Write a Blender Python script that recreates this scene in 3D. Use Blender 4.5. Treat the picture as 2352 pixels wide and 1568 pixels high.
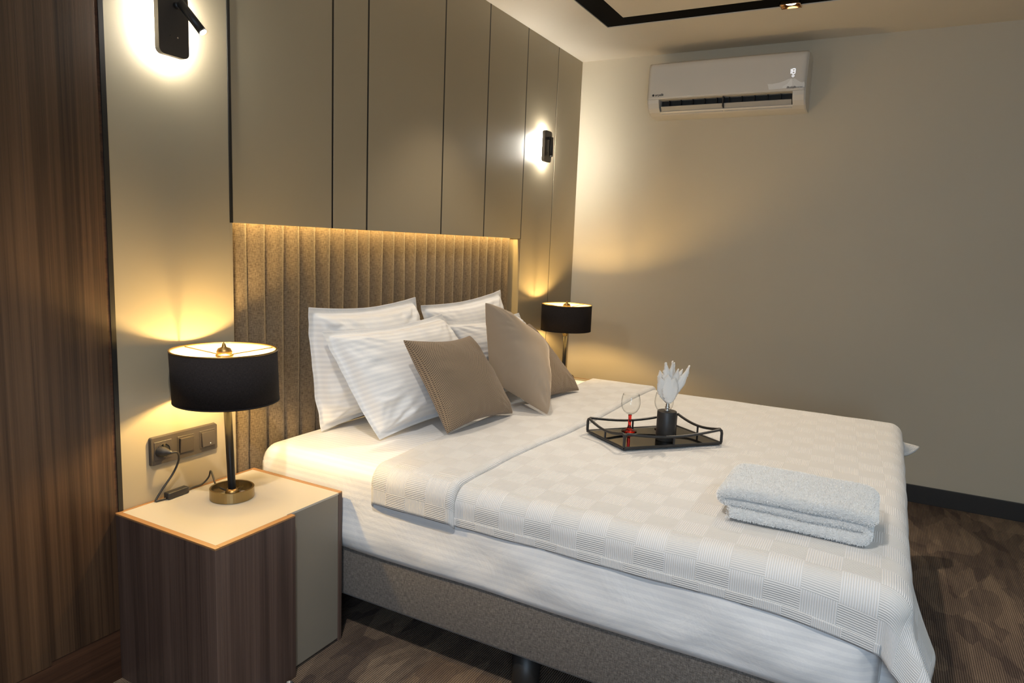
import bpy, bmesh, math, random
from math import sin, cos, pi, radians, sqrt, exp, floor
from mathutils import Vector, Matrix, noise
random.seed(7)
for o in list(bpy.data.objects):
    bpy.data.objects.remove(o)
S = bpy.context.scene
COL = S.collection

# ------------------------------------------------------------------ camera, world, exposure
cd = bpy.data.cameras.new('camera')
cd.sensor_width = 36.0
cd.lens = 24.2306
cd.clip_start = 0.02
cam = bpy.data.objects.new('camera', cd)
cam.location = (-1.09954, -1.79895, 1.26293)
cam.rotation_euler = (radians(81.96239), radians(-2.28341), radians(-61.31605))
COL.objects.link(cam)
S.camera = cam
w = bpy.data.worlds.new('world')
S.world = w
w.use_nodes = True
w.node_tree.nodes['Background'].inputs[0].default_value = (0.02, 0.022, 0.03, 1)
w.node_tree.nodes['Background'].inputs[1].default_value = 1.0
S.view_settings.view_transform = 'Standard'
S.view_settings.look = 'None'
S.view_settings.gamma = 1.0
S.view_settings.use_curve_mapping = False
S.view_settings.exposure = 0.0
try:
    S.cycles.use_denoising = True
    S.cycles.max_bounces = 12
    S.cycles.sample_clamp_indirect = 6.0
    S.cycles.caustics_reflective = False
    S.cycles.caustics_refractive = False
except Exception:
    pass

WARM = (1.0, 0.67, 0.25)
LEDC = (1.0, 0.66, 0.23)
COOL = (1.0, 0.92, 0.80)


def light(name, kind, loc, power, color, **kw):
    d = bpy.data.lights.new(name, kind)
    d.energy = power
    d.color = color
    aim = kw.pop('aim', None)
    for k, v in kw.items():
        setattr(d, k, v)
    o = bpy.data.objects.new(name, d)
    o.location = loc
    if aim is not None:
        o.rotation_euler = (Vector(aim) - Vector(loc)).to_track_quat('-Z', 'Y').to_euler()
    COL.objects.link(o)
    return o


H = 2.395                      # ceiling height
XR = 3.009                     # right wall
XB, XC, XD, XE, XF, XG, XH = .3826, .8198, 1.0088, 1.5140, 1.8881, 2.2836, 2.6640
ZP = 1.294                     # bottom of the hanging panels
ZT = .57                       # bed top
light('assumed_window_light', 'AREA', (-2.26, -2.2, 1.35), 54., (.60, .79, 1.), shape='RECTANGLE', size=1.5, size_y=1.3, aim=(3., -1.6, 1.0))  # light of an unseen window, assumed from the cool tint on the left
DOWN = [(2.40, -1.28, 78, 66, (1., .84, .64)), (1.45, -.45, 40, 90, (1., .84, .64)), (-.62, -1.10, 100, 100, (1., .93, .84)), (.55, -3.13, 40, 130, (.82, .92, 1.)), (2.40, -2.6, 8, 80, (1., .92, .80))]  # first is the gold fitting in view
for i, (x, y, p, a, c) in enumerate(DOWN):
    light('downlight_beam', 'SPOT', (x, y, H - .012), p, c, spot_size=radians(a), spot_blend=.6,
          shadow_soft_size=.022, aim=(x + (-.75, 0, .35, 0, -.6)[i], y + (0, -.3, 0, .3, 0)[i], 0))
light('led_strip_light', 'AREA', ((XB + XG) / 2, .0225, 1.356), 12.0, LEDC, shape='RECTANGLE', size=XG - XB - .02,
      size_y=.006, aim=((XB + XG) / 2, .0235, 0))


# ------------------------------------------------------------------ materials
class NT:
    def __init__(self, name):
        self.m = bpy.data.materials.new(name)
        self.m.use_nodes = True
        self.t = self.m.node_tree
        self.b = self.t.nodes['Principled BSDF']

    def n(self, typ, **kw):
        nd = self.t.nodes.new(typ)
        for k, v in kw.items():
            if k.startswith('i_'):
                nd.inputs[k[2:].replace('_', ' ')].default_value = v
            else:
                setattr(nd, k, v)
        return nd

    def link(self, a, b):
        self.t.links.new(a, b)

    def math(self, op, a, b=None, c=None, clamp=False):
        nd = self.t.nodes.new('ShaderNodeMath')
        nd.operation = op
        nd.use_clamp = clamp
        for i, v in enumerate((a, b, c)):
            if v is None:
                continue
            if isinstance(v, (int, float)):
                nd.inputs[i].default_value = v
            else:
                self.link(v, nd.inputs[i])
        return nd.outputs[0]

    def uv(self):
        nd = self.t.nodes.new('ShaderNodeTexCoord')
        sp = self.t.nodes.new('ShaderNodeSeparateXYZ')
        self.link(nd.outputs['UV'], sp.inputs[0])
        return nd.outputs['UV'], sp.outputs[0], sp.outputs[1]

    def obj(self):
        return self.t.nodes.new('ShaderNodeTexCoord').outputs['Object']

    def mapped(self, vec, scale, rot=(0, 0, 0)):
        nd = self.t.nodes.new('ShaderNodeMapping')
        nd.inputs['Scale'].default_value = scale
        nd.inputs['Rotation'].default_value = rot
        self.link(vec, nd.inputs['Vector'])
        return nd.outputs[0]

    def noise(self, vec, scale=1., detail=3., rough=.55, dist=0.):
        nd = self.t.nodes.new('ShaderNodeTexNoise')
        nd.inputs['Scale'].default_value = scale
        nd.inputs['Detail'].default_value = detail
        nd.inputs['Roughness'].default_value = rough
        nd.inputs['Distortion'].default_value = dist
        self.link(vec, nd.inputs['Vector'])
        return nd.outputs['Fac']

    def ramp(self, fac, stops):
        nd = self.t.nodes.new('ShaderNodeValToRGB')
        e = nd.color_ramp.elements
        while len(e) < len(stops):
            e.new(0.5)
        for i, (p, c) in enumerate(stops):
            e[i].position = p
            e[i].color = (c[0], c[1], c[2], 1)
        self.link(fac, nd.inputs[0])
        return nd.outputs[0]

    def mix(self, fac, a, b):
        nd = self.t.nodes.new('ShaderNodeMix')
        nd.data_type = 'RGBA'
        if isinstance(fac, (int, float)):
            nd.inputs[0].default_value = fac
        else:
            self.link(fac, nd.inputs[0])
        for i, v in ((6, a), (7, b)):
            if isinstance(v, tuple):
                nd.inputs[i].default_value = (v[0], v[1], v[2], 1)
            else:
                self.link(v, nd.inputs[i])
        return nd.outputs[2]

    def color(self, c):
        if isinstance(c, tuple):
            self.b.inputs['Base Color'].default_value = (c[0], c[1], c[2], 1)
        else:
            self.link(c, self.b.inputs['Base Color'])

    def bump(self, h, strength=.3, dist=.002):
        nd = self.t.nodes.new('ShaderNodeBump')
        nd.inputs['Strength'].default_value = strength
        nd.inputs['Distance'].default_value = dist
        self.link(h, nd.inputs['Height'])
        self.link(nd.outputs[0], self.b.inputs['Normal'])

    def set(self, **kw):
        for k, v in kw.items():
            self.b.inputs[k.replace('_', ' ')].default_value = v
        return self


def plain(name, c, rough=.5, metal=0., **kw):
    t = NT(name)
    t.color(c)
    t.set(Roughness=rough, Metallic=metal)
    for k, v in kw.items():
        t.b.inputs[k].default_value = v
    return t.m


def m_paint(name, c, rough=.55, mott=.03):
    t = NT(name)
    o = t.obj()
    f = t.noise(o, 2.3, 4)
    t.color(t.mix(f, tuple(x * (1 - mott) for x in c), tuple(x * (1 + mott) for x in c)))
    g = t.noise(o, 260., 2)
    t.bump(g, .04, .001)
    t.set(Roughness=rough)
    return t.m


def m_wood(name, dark, mid, lightc, axis='z', rough=.42, freq=1.):
    t = NT(name)
    o = t.obj()
    lo, hi = 0.55, 26. * freq
    sc = {'z': (hi, hi, lo), 'x': (lo, hi, hi), 'y': (hi, lo, hi)}[axis]
    a = t.noise(t.mapped(o, sc), 1., 5, .6, .3)
    sc2 = tuple(s * 7 if s > 1 else s * 2.2 for s in sc)
    b = t.noise(t.mapped(o, sc2), 1., 3, .6)
    sc3 = tuple(s * .33 if s > 1 else s for s in sc)
    c = t.noise(t.mapped(o, sc3), 1., 2)
    f = t.math('ADD', t.math('MULTIPLY', a, .55), t.math('ADD', t.math('MULTIPLY', b, .3), t.math('MULTIPLY', c, .25)))
    t.color(t.ramp(f, [(.38, dark), (.52, mid), (.70, lightc)]))
    pores = t.noise(t.mapped(o, tuple(s * 22 if s > 1 else s * 16 for s in sc)), 1., 2)
    t.bump(pores, .25, .0006)
    t.set(Roughness=rough)
    return t.m


def m_linen(name, c1, c2, c3, pitch=.0022, rough=.9, bump=.5, sheen=.2):
    t = NT(name)
    uv, u, v = t.uv()
    f = 1. / pitch
    a = t.noise(t.mapped(uv, (f * .9, f * .16, 1)), 1., 2)
    b = t.noise(t.mapped(uv, (f * .16, f * .9, 1)), 1., 2)
    wv = t.math('MULTIPLY', t.math('SINE', t.math('MULTIPLY', u, pi * f)), t.math('SINE', t.math('MULTIPLY', v, pi * f)))
    s = t.math('ADD', t.math('MULTIPLY', t.math('ADD', a, b), .5), t.math('MULTIPLY', wv, .10))
    t.color(t.ramp(s, [(.34, c1), (.5, c2), (.66, c3)]))
    t.bump(t.math('ADD', s, t.math('MULTIPLY', wv, .3)), bump, .0016)
    t.set(Roughness=rough, Sheen_Weight=sheen, Sheen_Roughness=.5)
    t.b.inputs['Specular IOR Level'].default_value = .2
    return t.m


def m_satin(name, along='u', pitch=.0195, c_sat=(.87, .86, .85), c_mat=(.79, .785, .79)):
    t = NT(name)
    uv, u, v = t.uv()
    k = u if along == 'u' else v
    s = t.math('SINE', t.math('MULTIPLY', k, 2 * pi / pitch))
    f = t.math('MULTIPLY_ADD', s, 5., .5, clamp=True)
    t.color(t.mix(f, c_mat, c_sat))
    r = t.math('MULTIPLY_ADD', f, -.22, .72)
    t.link(r, t.b.inputs['Roughness'])
    n1 = t.noise(uv, 9., 4, .55, .6)
    n2 = t.noise(uv, 420., 2)
    t.bump(t.math('ADD', n1, t.math('MULTIPLY', n2, .05)), .35, .012)
    t.set(Sheen_Weight=.1)
    return t.m


def m_pique(name):
    t = NT(name)
    uv, u, v = t.uv()
    c, p = .0775, .0052
    iu = t.math('FLOOR', t.math('DIVIDE', u, c))
    iv = t.math('FLOOR', t.math('DIVIDE', v, c))
    par = t.math('MODULO', t.math('ABSOLUTE', t.math('ADD', iu, iv)), 2.)
    ru = t.math('SINE', t.math('MULTIPLY', u, 2 * pi / p))
    rv = t.math('SINE', t.math('MULTIPLY', v, 2 * pi / p))
    h = t.math('ADD', t.math('MULTIPLY', par, ru), t.math('MULTIPLY', t.math('SUBTRACT', 1., par), rv))
    hh = t.math('MULTIPLY_ADD', h, .5, .5)
    base = t.mix(hh, (.64, .625, .605), (.82, .805, .79))  # grooves between ribs darker, their shade put into the colour
    t.color(t.mix(t.math('MULTIPLY', par, .38), base, (.61, .585, .555)))  # cells ribbed one way greyer, groove shade put into the colour
    n2 = t.noise(uv, 7., 3)
    t.bump(t.math('ADD', hh, t.math('MULTIPLY', n2, 1.2)), .55, .0022)
    t.set(Roughness=.85, Sheen_Weight=.2)
    return t.m


def m_dotweave(name, c_tan, c_dark, p=.0078):
    t = NT(name)
    uv, u, v = t.uv()
    a = t.math('MULTIPLY', u, 2 * pi / p)
    b = t.math('MULTIPLY', v, 2 * pi / p)
    s1 = t.math('MULTIPLY', t.math('SINE', a), t.math('SINE', b))
    s = t.math('MULTIPLY_ADD', s1, 2.2, -.25, clamp=True)
    nz = t.noise(uv, 700., 2)
    tan = t.mix(nz, tuple(x * .72 for x in c_tan), tuple(x * 1.3 for x in c_tan))
    t.color(t.mix(s, tan, c_dark))
    t.bump(t.math('SUBTRACT', 1., s), .6, .002)
    t.set(Roughness=.85, Sheen_Weight=.15)
    return t.m


def m_carpet(name):
    t = NT(name)
    o = t.obj()
    sp = t.n('ShaderNodeSeparateXYZ')
    t.link(o, sp.inputs[0])
    x, y = sp.outputs[0], sp.outputs[1]
    rib = t.math('SINE', t.math('MULTIPLY', y, 2 * pi / .0066))
    # patchy rectangular blocks stretched along x
    def blocks(sx, sy, off):
        mp = t.n('ShaderNodeMapping')
        mp.inputs['Scale'].default_value = (sx, sy, 1)
        mp.inputs['Location'].default_value = (off, off * .7, 0)
        t.link(o, mp.inputs[0])
        vo = t.n('ShaderNodeTexVoronoi')
        vo.distance = 'CHEBYCHEV'
        vo.voronoi_dimensions = '2D'
        vo.feature = 'SMOOTH_F1'
        vo.inputs['Scale'].default_value = 1.
        vo.inputs['Smoothness'].default_value = .05
        t.link(mp.outputs[0], vo.inputs['Vector'])
        sc = t.n('ShaderNodeSeparateColor')
        t.link(vo.outputs['Color'], sc.inputs[0])
        return sc.outputs[0]
    b1, b2 = blocks(3.2, 8., .3), blocks(8., 19., 1.7)
    b3 = t.noise(t.mapped(o, (5., 34., 1)), 1., 3)
    f = t.math('ADD', t.math('MULTIPLY', b1, .30), t.math('ADD', t.math('MULTIPLY', b2, .25), t.math('MULTIPLY', b3, .45)))
    tone = t.ramp(f, [(.25, (.105, .077, .064)), (.5, (.20, .146, .108)), (.75, (.31, .226, .158))])
    tuft = t.noise(t.mapped(o, (150., 210., 1)), 1., 2)
    ribm = t.math('MULTIPLY_ADD', rib, .5, .5)
    k = t.math('MULTIPLY', t.math('ADD', ribm, .25), t.math('ADD', tuft, .35))
    dark = t.mix(t.math('MULTIPLY', k, 1.35, clamp=True), (.014, .009, .007), tone)
    t.color(dark)
    t.bump(t.math('ADD', ribm, t.math('MULTIPLY', tuft, 1.0)), .5, .004)
    t.set(Roughness=.95)
    t.b.inputs['Specular IOR Level'].default_value = .1
    return t.m


def emit(name, c, s):
    m = bpy.data.materials.new(name)
    m.use_nodes = True
    b = m.node_tree.nodes['Principled BSDF']
    b.inputs['Base Color'].default_value = (c[0], c[1], c[2], 1)
    b.inputs['Emission Color'].default_value = (c[0], c[1], c[2], 1)
    b.inputs['Emission Strength'].default_value = s
    return m


def m_glass(name, c=(1, 1, 1), rough=0.):
    t = NT(name)
    t.color(c)
    t.set(Roughness=rough, IOR=1.48)
    t.b.inputs['Transmission Weight'].default_value = 1.
    return t.m


def m_thin_glass(name):
    t = NT(name)
    o = t.t.nodes['Material Output']
    tr, gl, mx = t.n('ShaderNodeBsdfTransparent'), t.n('ShaderNodeBsdfGlossy'), t.n('ShaderNodeMixShader')
    tr.inputs[0].default_value = (.99, .993, .99, 1)
    gl.inputs['Roughness'].default_value = .02
    lw = t.n('ShaderNodeLayerWeight')
    lw.inputs['Blend'].default_value = .5
    t.link(t.math('MULTIPLY_ADD', t.math('POWER', lw.outputs['Facing'], 4.), .30, .022), mx.inputs[0])
    t.link(t.mix(t.math('POWER', lw.outputs['Facing'], 5.), (.995, .997, .995), (.50, .51, .49)), tr.inputs[0])
    t.link(tr.outputs[0], mx.inputs[1])
    t.link(gl.outputs[0], mx.inputs[2])
    t.link(mx.outputs[0], o.inputs['Surface'])
    return t.m


def m_terry(name):
    t = NT(name)
    o = t.obj()
    a = t.noise(o, 330., 3, .7)
    b = t.noise(o, 22., 3)
    t.color(t.mix(a, (.74, .74, .73), (.93, .93, .92)))
    t.bump(t.math('ADD', a, t.math('MULTIPLY', b, .4)), 1., .006)
    t.set(Roughness=1., Sheen_Weight=.5, Sheen_Roughness=.6)
    return t.m


WALLC = (.34, .30, .235)
M = dict(
    panel=m_paint('panel_lacquer', (.34, .288, .200), .38, .02),
    wall=m_paint('wall_paint', (.60, .525, .395), .6),
    ceil=m_paint('ceiling_paint', (.74, .67, .56), .75),
    black=plain('black_profile', (.012, .011, .010), .4),
    slot=plain('black_slot', (.005, .0045, .004), .9, 0., **{'Specular IOR Level': .05}),
    wood=m_wood('walnut_panel', (.020, .0105, .0062), (.055, .030, .0165), (.118, .066, .035), 'z', .38, 1.5),
    woodh=m_wood('walnut_plinth', (.022, .010, .006), (.050, .022, .012), (.10, .046, .024), 'x'),
    woodn=m_wood('walnut_nightstand', (.030, .019, .016), (.075, .047, .038), (.135, .088, .070)),
    rim=m_wood('oak_edge_band', (.19, .09, .03), (.30, .15, .055), (.40, .21, .085), 'y', .5, .6),  # nightstand rim wood, lamplight put into its lighter orange tone
    rimx=m_wood('lit_edge_band_x', (.19, .09, .03), (.30, .15, .055), (.40, .21, .085), 'x', .5, .6),  # same rim along x, lit tone put into the colour
    nstop=plain('cream_lacquer', (.50, .455, .375), .35),
    nsdoor=plain('taupe_lacquer', (.225, .198, .158), .4),
    skirt=plain('dark_skirting', (.030, .026, .023), .5),
    carpet=m_carpet('carpet'),
    head=m_linen('headboard_linen', (.10, .072, .047), (.185, .140, .094), (.275, .215, .15), .0026),
    base=m_linen('bed_base_linen', (.075, .066, .059), (.15, .132, .118), (.25, .222, .198), .0022),
    sheet=m_satin('striped_sheet_satin', 'u'),
    pillow=m_satin('striped_pillow_satin', 'v'),
    pique=m_pique('white_pique'),
    woven=m_dotweave('brown_dot_weave', (.30, .215, .135), (.035, .022, .014)),
    terry=m_terry('white_terry'),
    pile=plain('terry_loops', (.90, .90, .89), 1.),
    bm=plain('black_powder_coat', (.018, .017, .017), .45),
    shade=m_linen('black_shade_cloth', (.010, .008, .008), (.016, .013, .013), (.026, .021, .021), .0012, .9, .15, 0.),
    shadein=plain('pale_shade_lining', (.85, .74, .52), .7),
    pole=plain('black_lacquer_pole', (.008, .008, .009), .38, 0., **{'Specular IOR Level': .25}),
    brass=plain('aged_brass', (.32, .25, .13), .32, 1.),
    brassd=plain('dark_brass', (.30, .20, .08), .4, 1.),
    steel=plain('chrome', (.62, .63, .65), .12, 1.),
    bulb=emit('lamp_bulb', WARM, 1400.),
    halo=emit('sconce_diffuser', (1., .96, .87), 420.),
    lens=emit('spot_lens', (1., .97, .92), 40.),
    white=plain('white_plastic', (.70, .66, .60), .35),
    acpanel=plain('glossy_white_plastic', (.70, .66, .60), .10),
    acgrey=plain('grey_louver', (.42, .40, .37), .4),
    dark=plain('dark_cavity', (.01, .01, .01), .6),
    anth=plain('anthracite_plastic', (.045, .038, .033), .45),
    print=plain('black_print', (.02, .02, .02), .5),
    led=emit('led_digits', (.9, .93, 1.), .95),
    mirror=plain('smoked_mirror', (.22, .215, .20), .03, 1.),
    glass=m_thin_glass('clear_glass'),
    redg=m_glass('red_glass', (.85, .03, .015)),
    liquid=m_glass('water_in_glass', (.95, .97, .98)),
    film=plain('pale_film', (.86, .85, .83), .12),
    filmw=plain('film_crease', (.96, .96, .95), .2),
)
t = NT('beige_velvet')
_o = t.obj()
t.color(t.mix(t.noise(_o, 5., 3), (.36, .275, .195), (.43, .335, .24)))
t.set(Roughness=.75, Sheen_Weight=.8, Sheen_Roughness=.35)
t.b.inputs['Sheen Tint'].default_value = (.9, .72, .52, 1)
M['velvet'] = t.m
t = NT('white_feather')
uv, u, v = t.uv()
t.color(t.mix(t.math('MULTIPLY_ADD', t.math('SINE', t.math('MULTIPLY', u, 900.)), .5, .5), (.66, .64, .61), (.86, .85, .83)))
t.set(Roughness=.9)
t.b.inputs['Subsurface Weight'].default_value = .2
t.b.inputs['Subsurface Radius'].default_value = (.01, .01, .01)
M['feather'] = t.m


# ------------------------------------------------------------------ builders
def link(name, me, mat, parent=None):
    o = bpy.data.objects.new(name, me)
    COL.objects.link(o)
    if mat is not None:
        me.materials.append(mat)
    if parent is not None:
        o.parent = parent
    return o


def obj(name, bm, mat, parent=None, smooth=False):
    me = bpy.data.meshes.new(name)
    bmesh.ops.recalc_face_normals(bm, faces=bm.faces)
    bm.to_mesh(me)
    bm.free()
    if smooth:
        me.polygons.foreach_set('use_smooth', [True] * len(me.polygons))
    return link(name, me, mat, parent)


def thing(name, label, cat, loc=(0, 0, 0), group=None):
    o = bpy.data.objects.new(name, None)
    o.location = loc
    o.empty_display_size = .05
    COL.objects.link(o)
    return tag(o, label, cat, group)


def tag(o, label, cat, group=None):
    o['label'] = label
    o['category'] = cat
    if group:
        o['group'] = group
    return o


def struct(o):
    o['kind'] = 'structure'
    return o


def box(x0, x1, y0, y1, z0, z1, bev=0., seg=2, bm=None):
    own = bm is None
    if own:
        bm = bmesh.new()
    r = bmesh.ops.create_cube(bm, size=1.)
    vs = r['verts']
    for v in vs:
        v.co = Vector(((x0 + x1) / 2 + v.co.x * (x1 - x0), (y0 + y1) / 2 + v.co.y * (y1 - y0), (z0 + z1) / 2 + v.co.z * (z1 - z0)))
    if bev > 0:
        es = list({e for v in vs for e in v.link_edges})
        bmesh.ops.bevel(bm, geom=es, offset=bev, segments=seg, profile=.5, affect='EDGES')
    return bm


def lathe(prof, seg=32, center=(0, 0, 0), closed=False, bm=None):
    """prof: list of (r, z)"""
    if bm is None:
        bm = bmesh.new()
    rings = []
    for r, z in prof:
        if r < 1e-6:
            rings.append([bm.verts.new((center[0], center[1], center[2] + z))])
        else:
            rings.append([bm.verts.new((center[0] + r * cos(2 * pi * i / seg), center[1] + r * sin(2 * pi * i / seg), center[2] + z)) for i in range(seg)])
    pairs = list(zip(rings, rings[1:]))
    if closed:
        pairs.append((rings[-1], rings[0]))
    for a, b in pairs:
        for i in range(seg):
            j = (i + 1) % seg
            if len(a) == 1 and len(b) == 1:
                continue
            if len(a) == 1:
                bm.faces.new((a[0], b[j], b[i]))
            elif len(b) == 1:
                bm.faces.new((a[i], a[j], b[0]))
            else:
                bm.faces.new((a[i], a[j], b[j], b[i]))
    return bm


def smooth_path(pts, n=8):
    pts = [Vector(p) for p in pts]
    out = []
    for i in range(len(pts) - 1):
        p0 = pts[max(i - 1, 0)]
        p1, p2 = pts[i], pts[i + 1]
        p3 = pts[min(i + 2, len(pts) - 1)]
        for k in range(n):
            t = k / n
            out.append(.5 * ((2 * p1) + (p2 - p0) * t + (2 * p0 - 5 * p1 + 4 * p2 - p3) * t * t + (3 * p1 - p0 - 3 * p2 + p3) * t ** 3))
    out.append(pts[-1])
    return out


def tube(pts, r, seg=8, bm=None, square=None):
    if bm is None:
        bm = bmesh.new()
    pts = [Vector(p) for p in pts]
    rings = []
    up = None
    for i, p in enumerate(pts):
        d = (pts[min(i + 1, len(pts) - 1)] - pts[max(i - 1, 0)]).normalized()
        if up is None:
            ref = Vector((0, 0, 1)) if abs(d.z) < .9 else Vector((1, 0, 0))
            up = (ref - d * ref.dot(d)).normalized()
        else:
            up = (up - d * up.dot(d)).normalized()
        sd = d.cross(up)
        rr = r(i / (len(pts) - 1)) if callable(r) else r
        ring = []
        for k in range(seg):
            a = 2 * pi * (k + .5) / seg
            ca, sa = cos(a), sin(a)
            if square:
                m = (abs(ca) ** 6 + abs(sa) ** 6) ** (1 / 6.)
                ca, sa = ca / m, sa / m
            ring.append(bm.verts.new(p + up * (rr * ca) + sd * (rr * sa)))
        rings.append(ring)
    for a, b in zip(rings, rings[1:]):
        for k in range(seg):
            j = (k + 1) % seg
            bm.faces.new((a[k], a[j], b[j], b[k]))
    bm.faces.new(rings[0])
    bm.faces.new(rings[-1])
    return bm


def surf(name, f, nu, nv, mat, parent=None, uvf=None, closed_u=False, solid=0., smooth=True):
    """f(u,v)->Vector over [0,1]^2"""
    verts, faces = [], []
    for j in range(nv + 1):
        for i in range(nu + 1):
            verts.append(tuple(f(i / nu, j / nv)))
    for j in range(nv):
        for i in range(nu):
            a = j * (nu + 1) + i
            faces.append((a, a + 1, a + nu + 2, a + nu + 1))
    me = bpy.data.meshes.new(name)
    me.from_pydata(verts, [], faces)
    ul = me.uv_layers.new(name='UVMap')
    for p in me.polygons:
        p.use_smooth = smooth
        for li in p.loop_indices:
            vi = me.loops[li].vertex_index
            i, j = vi % (nu + 1), vi // (nu + 1)
            ul.data[li].uv = uvf(i / nu, j / nv) if uvf else (i / nu, j / nv)
    o = link(name, me, mat, parent)
    if solid:
        md = o.modifiers.new('solid', 'SOLIDIFY')
        md.thickness = abs(solid)
        md.offset = 1. if solid > 0 else -1.
    return o


def box_uv(o, s=1.):
    me = o.data
    ul = me.uv_layers.new(name='UVMap')
    for p in me.polygons:
        n = p.normal
        ax = max(range(3), key=lambda i: abs(n[i]))
        for li in p.loop_indices:
            c = me.vertices[me.loops[li].vertex_index].co
            uvc = {0: (c.y, c.z), 1: (c.x, c.z), 2: (c.y, c.x)}[ax]
            ul.data[li].uv = (uvc[0] * s, uvc[1] * s)
    return o


def rrect(wd, ht, r, seg=6):
    pts = []
    for cx, cy, a0 in ((wd / 2 - r, ht / 2 - r, 0), (-wd / 2 + r, ht / 2 - r, 90), (-wd / 2 + r, -ht / 2 + r, 180), (wd / 2 - r, -ht / 2 + r, 270)):
        for k in range(seg + 1):
            a = radians(a0 + 90 * k / seg)
            pts.append((cx + r * cos(a), cy + r * sin(a)))
    return pts


def prism(pts, f0, f1, bm=None):
    """pts: 2D outline; f0/f1 map (a,b)->3D for both ends"""
    if bm is None:
        bm = bmesh.new()
    A = [bm.verts.new(f0(*p)) for p in pts]
    B = [bm.verts.new(f1(*p)) for p in pts]
    bm.faces.new(A)
    bm.faces.new(B[::-1])
    n = len(pts)
    for i in range(n):
        j = (i + 1) % n
        bm.faces.new((A[i], A[j], B[j], B[i]))
    return bm


def text(name, s, mat, parent, size, origin, xdir, ydir, extr=.0002, shear=0., bold=0.):
    cu = bpy.data.curves.new(name, 'FONT')
    cu.body = s
    cu.size = size
    cu.extrude = extr
    cu.shear = shear
    cu.offset = bold
    cu.resolution_u = 3
    tmp = bpy.data.objects.new(name + '_tmp', cu)
    COL.objects.link(tmp)
    dg = bpy.context.evaluated_depsgraph_get()
    dg.update()
    me = bpy.data.meshes.new_from_object(tmp.evaluated_get(dg))
    bpy.data.objects.remove(tmp)
    xd, yd = Vector(xdir).normalized(), Vector(ydir).normalized()
    zd = xd.cross(yd)
    mtx = Matrix(((xd.x, yd.x, zd.x, origin[0]), (xd.y, yd.y, zd.y, origin[1]), (xd.z, yd.z, zd.z, origin[2]), (0, 0, 0, 1)))
    me.transform(mtx)
    me.materials.clear()
    return link(name, me, mat, parent)


# ------------------------------------------------------------------ room shell
XL, YF = -2.3, -4.0
fl = struct(obj('floor', box(XL - .1, XR + .1, YF - .1, .14, -.06, 0.), M['carpet']))
wb = struct(obj('wall_back', box(XL, XR, .065, .14, 0, H), M['panel']))
wr = struct(obj('wall_right', box(XR, XR + .1, YF, .14, 0, H), M['wall']))
struct(obj('wall_left', box(XL - .1, XL, YF, .14, 0, H), M['wall']))
struct(obj('wall_front', box(XL, XR, YF - .1, YF, 0, H), M['wall']))
wn = struct(obj('assumed_window_1', box(XL + .0, XL + .012, -2.98, -1.42, .67, 2.03), emit('assumed_window_pane', (.5, .62, .8), .25)))  # unseen window, glowing pane and frame, assumed from cool light on the bed side
for a in ((-3.02, -2.98, .63, 2.07), (-1.42, -1.38, .63, 2.07), (-2.22, -2.18, .67, 2.03)):
    obj('assumed_window_frame', box(XL, XL + .03, a[0], a[1], a[2], a[3], .002, 1), M['skirt'], wn)
for z in (.63, 2.03):
    obj('assumed_window_frame', box(XL, XL + .03, -2.98, -1.42, z, z + .04, .002, 1), M['skirt'], wn)
BR = .0008
for x0, x1, z0 in ((0., XB - .010, 0.), (XG + .004, XH - .004, 0.), (XH + .004, XR, 0.)):
    obj('wall_panel', box(x0, x1, 0, .065, z0, H, BR, 1), M['panel'], wb)
for x0, x1 in ((XB, XC - .0045), (XC + .0045, XD - .0045), (XD + .0045, XE - .0045), (XE + .0045, XF - .0045), (XF + .0045, XG - .004)):
    obj('wall_panel', box(x0, x1, 0, .018, ZP, H, BR, 1), M['panel'], wb)
obj('trim_strip', box(XB - .010, XB, -.0025, .0649, ZP, H), M['black'], wb)
obj('niche_edge', box(XB - .010, XB, .001, .0649, 0, ZP), M['panel'], wb)
for x in (XC, XD, XE, XF):
    obj('trim_strip', box(x - .0045, x + .0045, .0005, .018, ZP, H), M['black'], wb)
obj('trim_strip', box(XG - .004, XG + .004, .0005, .0649, ZP - .002, H), M['black'], wb)
obj('niche_edge', box(XG, XG + .004, .0, .0649, 0, ZP - .002), M['panel'], wb)
obj('trim_strip', box(XH - .004, XH + .004, .0015, .0649, 0, H), M['black'], wb)
obj('cavity_top', box(XB, XG, .018, .0649, 1.362, 1.38), M['panel'], wb)
# walnut cladding to the left
obj('trim_strip', box(-.013, 0., -.004, .0655, 0, H), M['black'], wb)
obj('wood_edge', box(-.0235, -.013, -.001, .0655, 0, H), M['woodh'], wb)
obj('wood_panel', box(-.2052, -.0235, -.006, .0655, .150, H, .0002, 1), M['wood'], wb)
obj('wood_panel', box(-1.10, -.2054, -.006, .0655, .140, H, .0002, 1), M['wood'], wb)
obj('wood_panel', box(XL, -1.101, -.006, .0655, .150, H, BR, 1), M['wood'], wb)
obj('wood_plinth', box(XL, -.0235, -.004, .0655, 0, .149, BR, 1), M['woodh'], wb)
struct(obj('baseboard_right', box(XR - .013, XR, YF, 0, 0, .0925, .0015, 2), M['skirt']))
struct(obj('baseboard_back', box(XG, XR - .013, -.012, 0, 0, .0925, .0015, 2), M['skirt']))
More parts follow.
